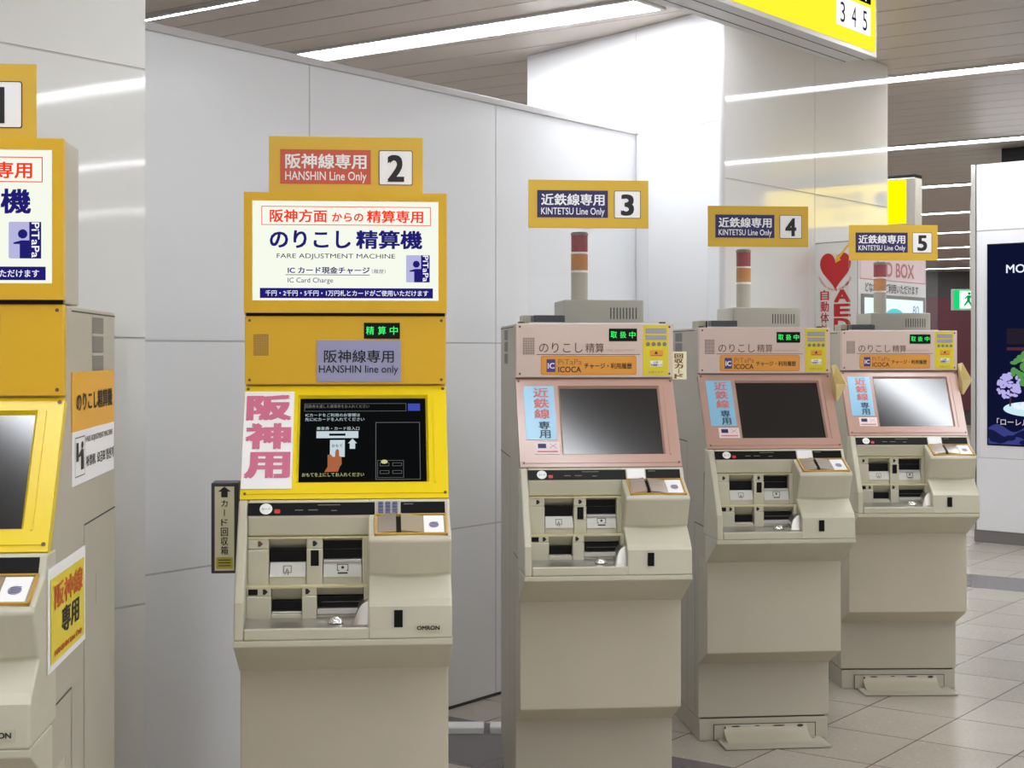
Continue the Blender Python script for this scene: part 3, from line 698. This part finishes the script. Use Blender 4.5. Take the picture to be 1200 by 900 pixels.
q.poly(FA, [(hc + .115, hz + .115), (hc + .085, hz + .10), (hc + .03, hz + .045), (hc + .04, hz + .036), (hc, hz + .02), (hc + .01, hz + .07), (hc + .02, hz + .056), (hc + .075, hz + .108), (hc + .095, hz + .118)], mat('bolt_yellow', (236, 190, 60), .4), .0022)
msg = 'Automated External Defibrillator'
for i, ch in enumerate(msg):
    if ch == ' ': continue
    a = math.radians(205 + i * 130 / len(msg)); cu, cv = hc + .125 * math.cos(a), hz + .0 + .125 * math.sin(a)
    Fg = Frame(FA.at(cu, cv, 0), FA.U * math.cos(a + math.pi / 2) + FA.V * math.sin(a + math.pi / 2), FA.V * math.cos(a + math.pi / 2) - FA.U * math.sin(a + math.pi / 2))
    q.text(Fg, ch, -.0035, -.006, .0035, .006, hr, 0, .002)
q.text(FA, '自動体外式', .045, 1.62, .105, 1.93, hr, .012, .002, column=True)
q.text(FA, 'AED', .140, 1.70, .258, 1.93, hr, .04, .002, column=True)
q.build('heart_sign', ad)
FF = Frame((0, 0, 0), AX, UP)
q = MB(); q.rect(FF, .02, 1.985, AW - .02, 2.16, mat('pale_pink_band', (236, 214, 216), .4), .001); q.outline(FF, .015, 1.98, AW - .015, 2.165, .005, mat('rose_ink', (196, 110, 122), .4), .0015)
q.text(FF, 'AED BOX', .20, 2.004, .74, 2.085, mat('rose_ink', (196, 110, 122)), .02, .002); q.text(FF, 'どなたでもご利用いただけます', .08, 1.914, .80, 1.966, M_INK, .012, .002)
q.build('lettering', ad)
q = MB(); q.obox(FF, .03, .88, .8, 1.902, 0, .012, M_GREY); o = q.build('window_frame', ad)
q = MB(); q.obox(FF, .05, .84, .82, 1.882, .012, .014, glow('lit_window', (226, 246, 250), 1.0)); o2 = q.build('lit_window', ad)
q = MB(); q.poly(FF, [(.44 + .15 * math.cos(math.radians(k * 6)), 1.76 + .07 * math.sin(math.radians(k * 6))) for k in range(31)], glow('cyan_print', (80, 205, 218), .9), .015)
q.text(FF, '80', .69, 1.80, .78, 1.85, glow('grey_print', (110, 150, 190), .7), 0, .015); q.build('window_print', o2)

# ------------------------------------------------------------------ hanging yellow direction sign above
HB = Vector((1.686, 7.10, 0)); HD = Vector((.6095, .793, 0)).normalized()
FH = Frame(HB, HD, UP); hz0 = 2.95; hz1 = 3.28
hs_ = empty('direction_sign', tuple(HB), 0, 'lit yellow hanging sign with platform numbers 3 4 5 below the ceiling', 'direction sign')
FHl = Frame((0, 0, 0), HD, UP); HL = 2.6
q = MB(); q.obox(FHl, -HL, 0, hz0, CEIL - .005, -.20, 0, M_COPING)
q.obox(FHl, -HL, 0, hz0 - .001, hz0 + .004, -.16, -.152, M_SEAM); q.obox(FHl, -HL, 0, hz0 - .001, hz0 + .004, -.07, -.062, M_SEAM); q.build('sign_case', hs_, bevel=.002)
q = MB(); q.obox(FHl, -HL + .02, -.022, hz0 + .022, CEIL - .03, 0, .004, glow('lit_yellow', (255, 234, 50), .95)); o = q.build('lit_panel', hs_)
q = MB(); nb = glow('sign_navy', (34, 44, 110), .6); nw = glow('sign_white', (250, 250, 240), 1.0); nk = glow('sign_black', (24, 22, 16), .5)
for k, ch in enumerate('345'):
    u = -.425 + k * .115
    q.rrect(FHl, u - .008, 3.035, u + .118, 3.165, .008, nw, .005); q.text(FHl, ch, u + .032, 3.052, u + .078, 3.142, nb, 0, .006)
q.rect(FHl, -.20, 3.18, -.075, 3.26, nk, .005); q.text(FHl, '4', -.16, 3.188, -.12, 3.25, nw, .02, .006)
q.build('lettering', o)

# ------------------------------------------------------------------ yellow signs beyond the column
def cross_sign(s_, n0, n1, z0, z1, label, glowk):
    o = pt(s_, n0); F = Frame((0, 0, 0), E, UP)         # normal = E x UP = -D, towards the camera
    t = empty('exit_direction_sign', tuple(o), 0, label, 'direction sign'); h = n1 - n0
    q = MB(); q.obox(F, 0, h, z0, z1, -.12, 0, M_STEEL)
    for u in (.1, h * .6): q.obox(F, u, u + .03, z1, CEIL, -.07, -.04, M_STEEL)
    q.obox(F, 0, h, z1, z1 + .02, -.12, 0, M_GAP)
    q.build('sign_case', t, bevel=.003)
    q = MB(); q.obox(F, .015, h - .06, z0 + .012, z1 - .012, 0, .004, glow('lit_exit_yellow' if glowk < 2 else 'lit_exit_yellow_strong', (255, 226, 0), glowk)); return t, F, q.build('lit_panel', t), h
cross_sign(9.6, -5.0, -3.79, 2.415, 2.725, 'lit yellow sign end showing past the far edge of the glossy column', 1.25)
t, F, o, h = cross_sign(13.8, -1.75, .05, 2.79, 3.20, 'lit yellow exit sign with numbers 1 to 25, mirrored in the glossy column', 3.0)
q = MB(); gr = glow('sign_grey', (60, 60, 66), .5)
q.disc(F, .16, 3.03, .085, .085, gr, .005); q.text(F, '1', .14, 2.98, .175, 3.08, nw, .02, .007)
for k in range(3): q.disc(F, .30 + k * .035, 3.03, .009, .009, gr, .005, 10)
q.disc(F, .50, 3.03, .085, .085, gr, .005); q.text(F, '25', .45, 2.985, .55, 3.075, nw, .02, .007)
q.text(F, '東出口', .66, 2.98, 1.20, 3.13, gr, .01, .006); q.text(F, 'East Exit', .66, 2.85, 1.02, 2.94, gr, 0, .006)
q.build('lettering', o)

# ------------------------------------------------------------------ white advertising pillar with a screen
K0 = Vector((3.88, 12.83, 0)); KD = Vector((1.0557, -1, 0)).normalized()
FK = Frame(K0, KD, UP)
q = MB(); wk = M_WALL
q.obox(FK, 0, 2.2, .105, 3.15, -.5, -.006, M_JOINT); q.obox(FK, .0, 2.2, .105, .905 - .20, -.006, 0, wk); q.obox(FK, .0, 2.2, .71, 2.59, -.006, 0, wk); q.obox(FK, 0, 2.2, 2.60, 3.15, -.006, 0, wk)
q.obox(FK, -.045, -.005, .105, 3.15, -.5, .01, M_STEEL)
structure(q.build('wall_pillar'))
q = MB(); q.obox(FK, -.03, 2.2, 0, .105, -.5, -.02, mat('grey_base', (128, 124, 122), .4)); structure(q.build('baseboard_pillar'))
q = MB(); q.obox(FK, .1, 2.2, 3.15, CEIL, -.45, -.25, M_GAP); structure(q.build('trim_4'))
av = empty('advertising_screen', tuple(K0 + KD * 0.1), 0, 'tall dark advertising screen showing trees, set into the white pillar', 'advertising screen')
FV = Frame((0, 0, 0), KD, UP)
q = MB(); q.obox(FV, -.004, 1.0, .812, 2.482, -.005, .004, M_BLACK); q.build('screen_frame', av)
q = MB(); q.obox(FV, .006, .99, .822, 2.472, .004, .006, glow('ad_navy', (14, 18, 48), .9)); o = q.build('lit_picture', av)
q = MB(); n = .0075
aw = glow('ad_white', (228, 236, 246), .9); gg = glow('ad_green', (96, 160, 86), .7); gl = glow('ad_lilac', (176, 168, 226), .9); gi = glow('ad_ice', (196, 226, 238), .9); wv = glow('ad_wave', (58, 64, 130), .8); wv2 = glow('ad_wave_dark', (26, 30, 72), .7); dk = glow('ad_dusk', (92, 52, 58), .6)
q.text(FV, 'MODEL', .165, 2.235, .52, 2.305, aw, .012, n); q.rect(FV, .33, 2.10, .45, 2.17, aw, n)
q.rect(FV, .17, 1.60, .60, 1.625, dk, n); q.rect(FV, .17, 1.65, .60, 1.78, glow('ad_dim', (40, 34, 46), .7), n)
def blob(cx, cy, rx, ry, m, k, r):
    for _ in range(k):
        a = random.random() * 6.28; t = math.sqrt(random.random())
        q.disc(FV, cx + rx * t * math.cos(a), cy + ry * t * math.sin(a), r * (.6 + .7 * random.random()), r * (.5 + .6 * random.random()), m, n + .0006 + random.random() * .0015, 9)
q.disc(FV, .36, 1.12, .22, .06, gi, n); blob(.36, 1.135, .14, .02, aw, 10, .025)
q.line(FV, .335, 1.12, .33, 1.38, .022, dk, n + .0005); q.line(FV, .20, 1.14, .205, 1.28, .014, dk, n + .0005)
blob(.36, 1.45, .15, .13, gg, 70, .03); blob(.40, 1.50, .1, .08, glow('ad_leaf', (150, 200, 120), .7), 25, .02); blob(.19, 1.31, .10, .10, gl, 60, .02)
q.text(FV, '「ローレル', .085, .985, .36, 1.04, glow('ad_caption', (214, 206, 214), .8), .004, n)
for k, (y0, m) in enumerate(((.96, wv), (.935, wv2), (.90, wv))):
    pts = [(.01, .826)] + [(.01 + i * .02, y0 + .030 * math.sin(i * .42 + k * 1.3) - k * .02) for i in range(49)] + [(.985, .826)]
    q.poly(FV, pts, m, n + .0008 * k)
for k in range(7): q.disc(FV, .07 + k * .13, .862 + .02 * math.sin(k * 2.1), .05, .022, wv2, n + .003, 18)
q.build('screen_picture', o)

# ------------------------------------------------------------------ far passage
q = MB(); q.box(3, 26, 33, 33.3, 0, CEIL, mat('far_wall_dark', (70, 66, 64), .5)); structure(q.build('wall_far'))
q = MB(); q.box(8.85, 10.9, 32.95, 33.0, .3, 2.74, mat('maroon_poster', (92, 34, 44), .35)); pp = q.build('wall_poster', None); tag(pp, 'dark maroon poster on the far wall of the passage', 'poster')
ex = empty('emergency_exit_sign', (4.91, 17.0, .045), 0, 'small green and white lit emergency exit sign hanging in the passage', 'exit sign')
q = MB(); F = front(.0); q.box(-.03, .42, 0, .08, 2.00, 2.235, M_STEEL); q.box(.17, .20, .03, .05, 2.235, CEIL - .045, M_STEEL); q.build('sign_case', ex, bevel=.003)
q = MB(); q.rect(F, -.02, 2.01, .41, 2.225, glow('exit_green', (20, 200, 110), 1.0), .001); o = q.build('lit_panel', ex)
q = MB(); eg = glow('exit_white', (220, 255, 236), 1.2); q.rect(F, .045, 2.02, .30, 2.215, eg, .002); gx = glow('exit_figure', (10, 150, 80), .8)
q.disc(F, .15, 2.185, .016, .016, gx, .003, 14); q.poly(F, [(.13, 2.165), (.165, 2.165), (.19, 2.125), (.18, 2.12), (.16, 2.14), (.16, 2.10), (.185, 2.045), (.17, 2.04), (.14, 2.09), (.10, 2.045), (.09, 2.055), (.125, 2.11), (.125, 2.14), (.105, 2.12), (.097, 2.13)], gx, .003)
q.build('running_figure', o)
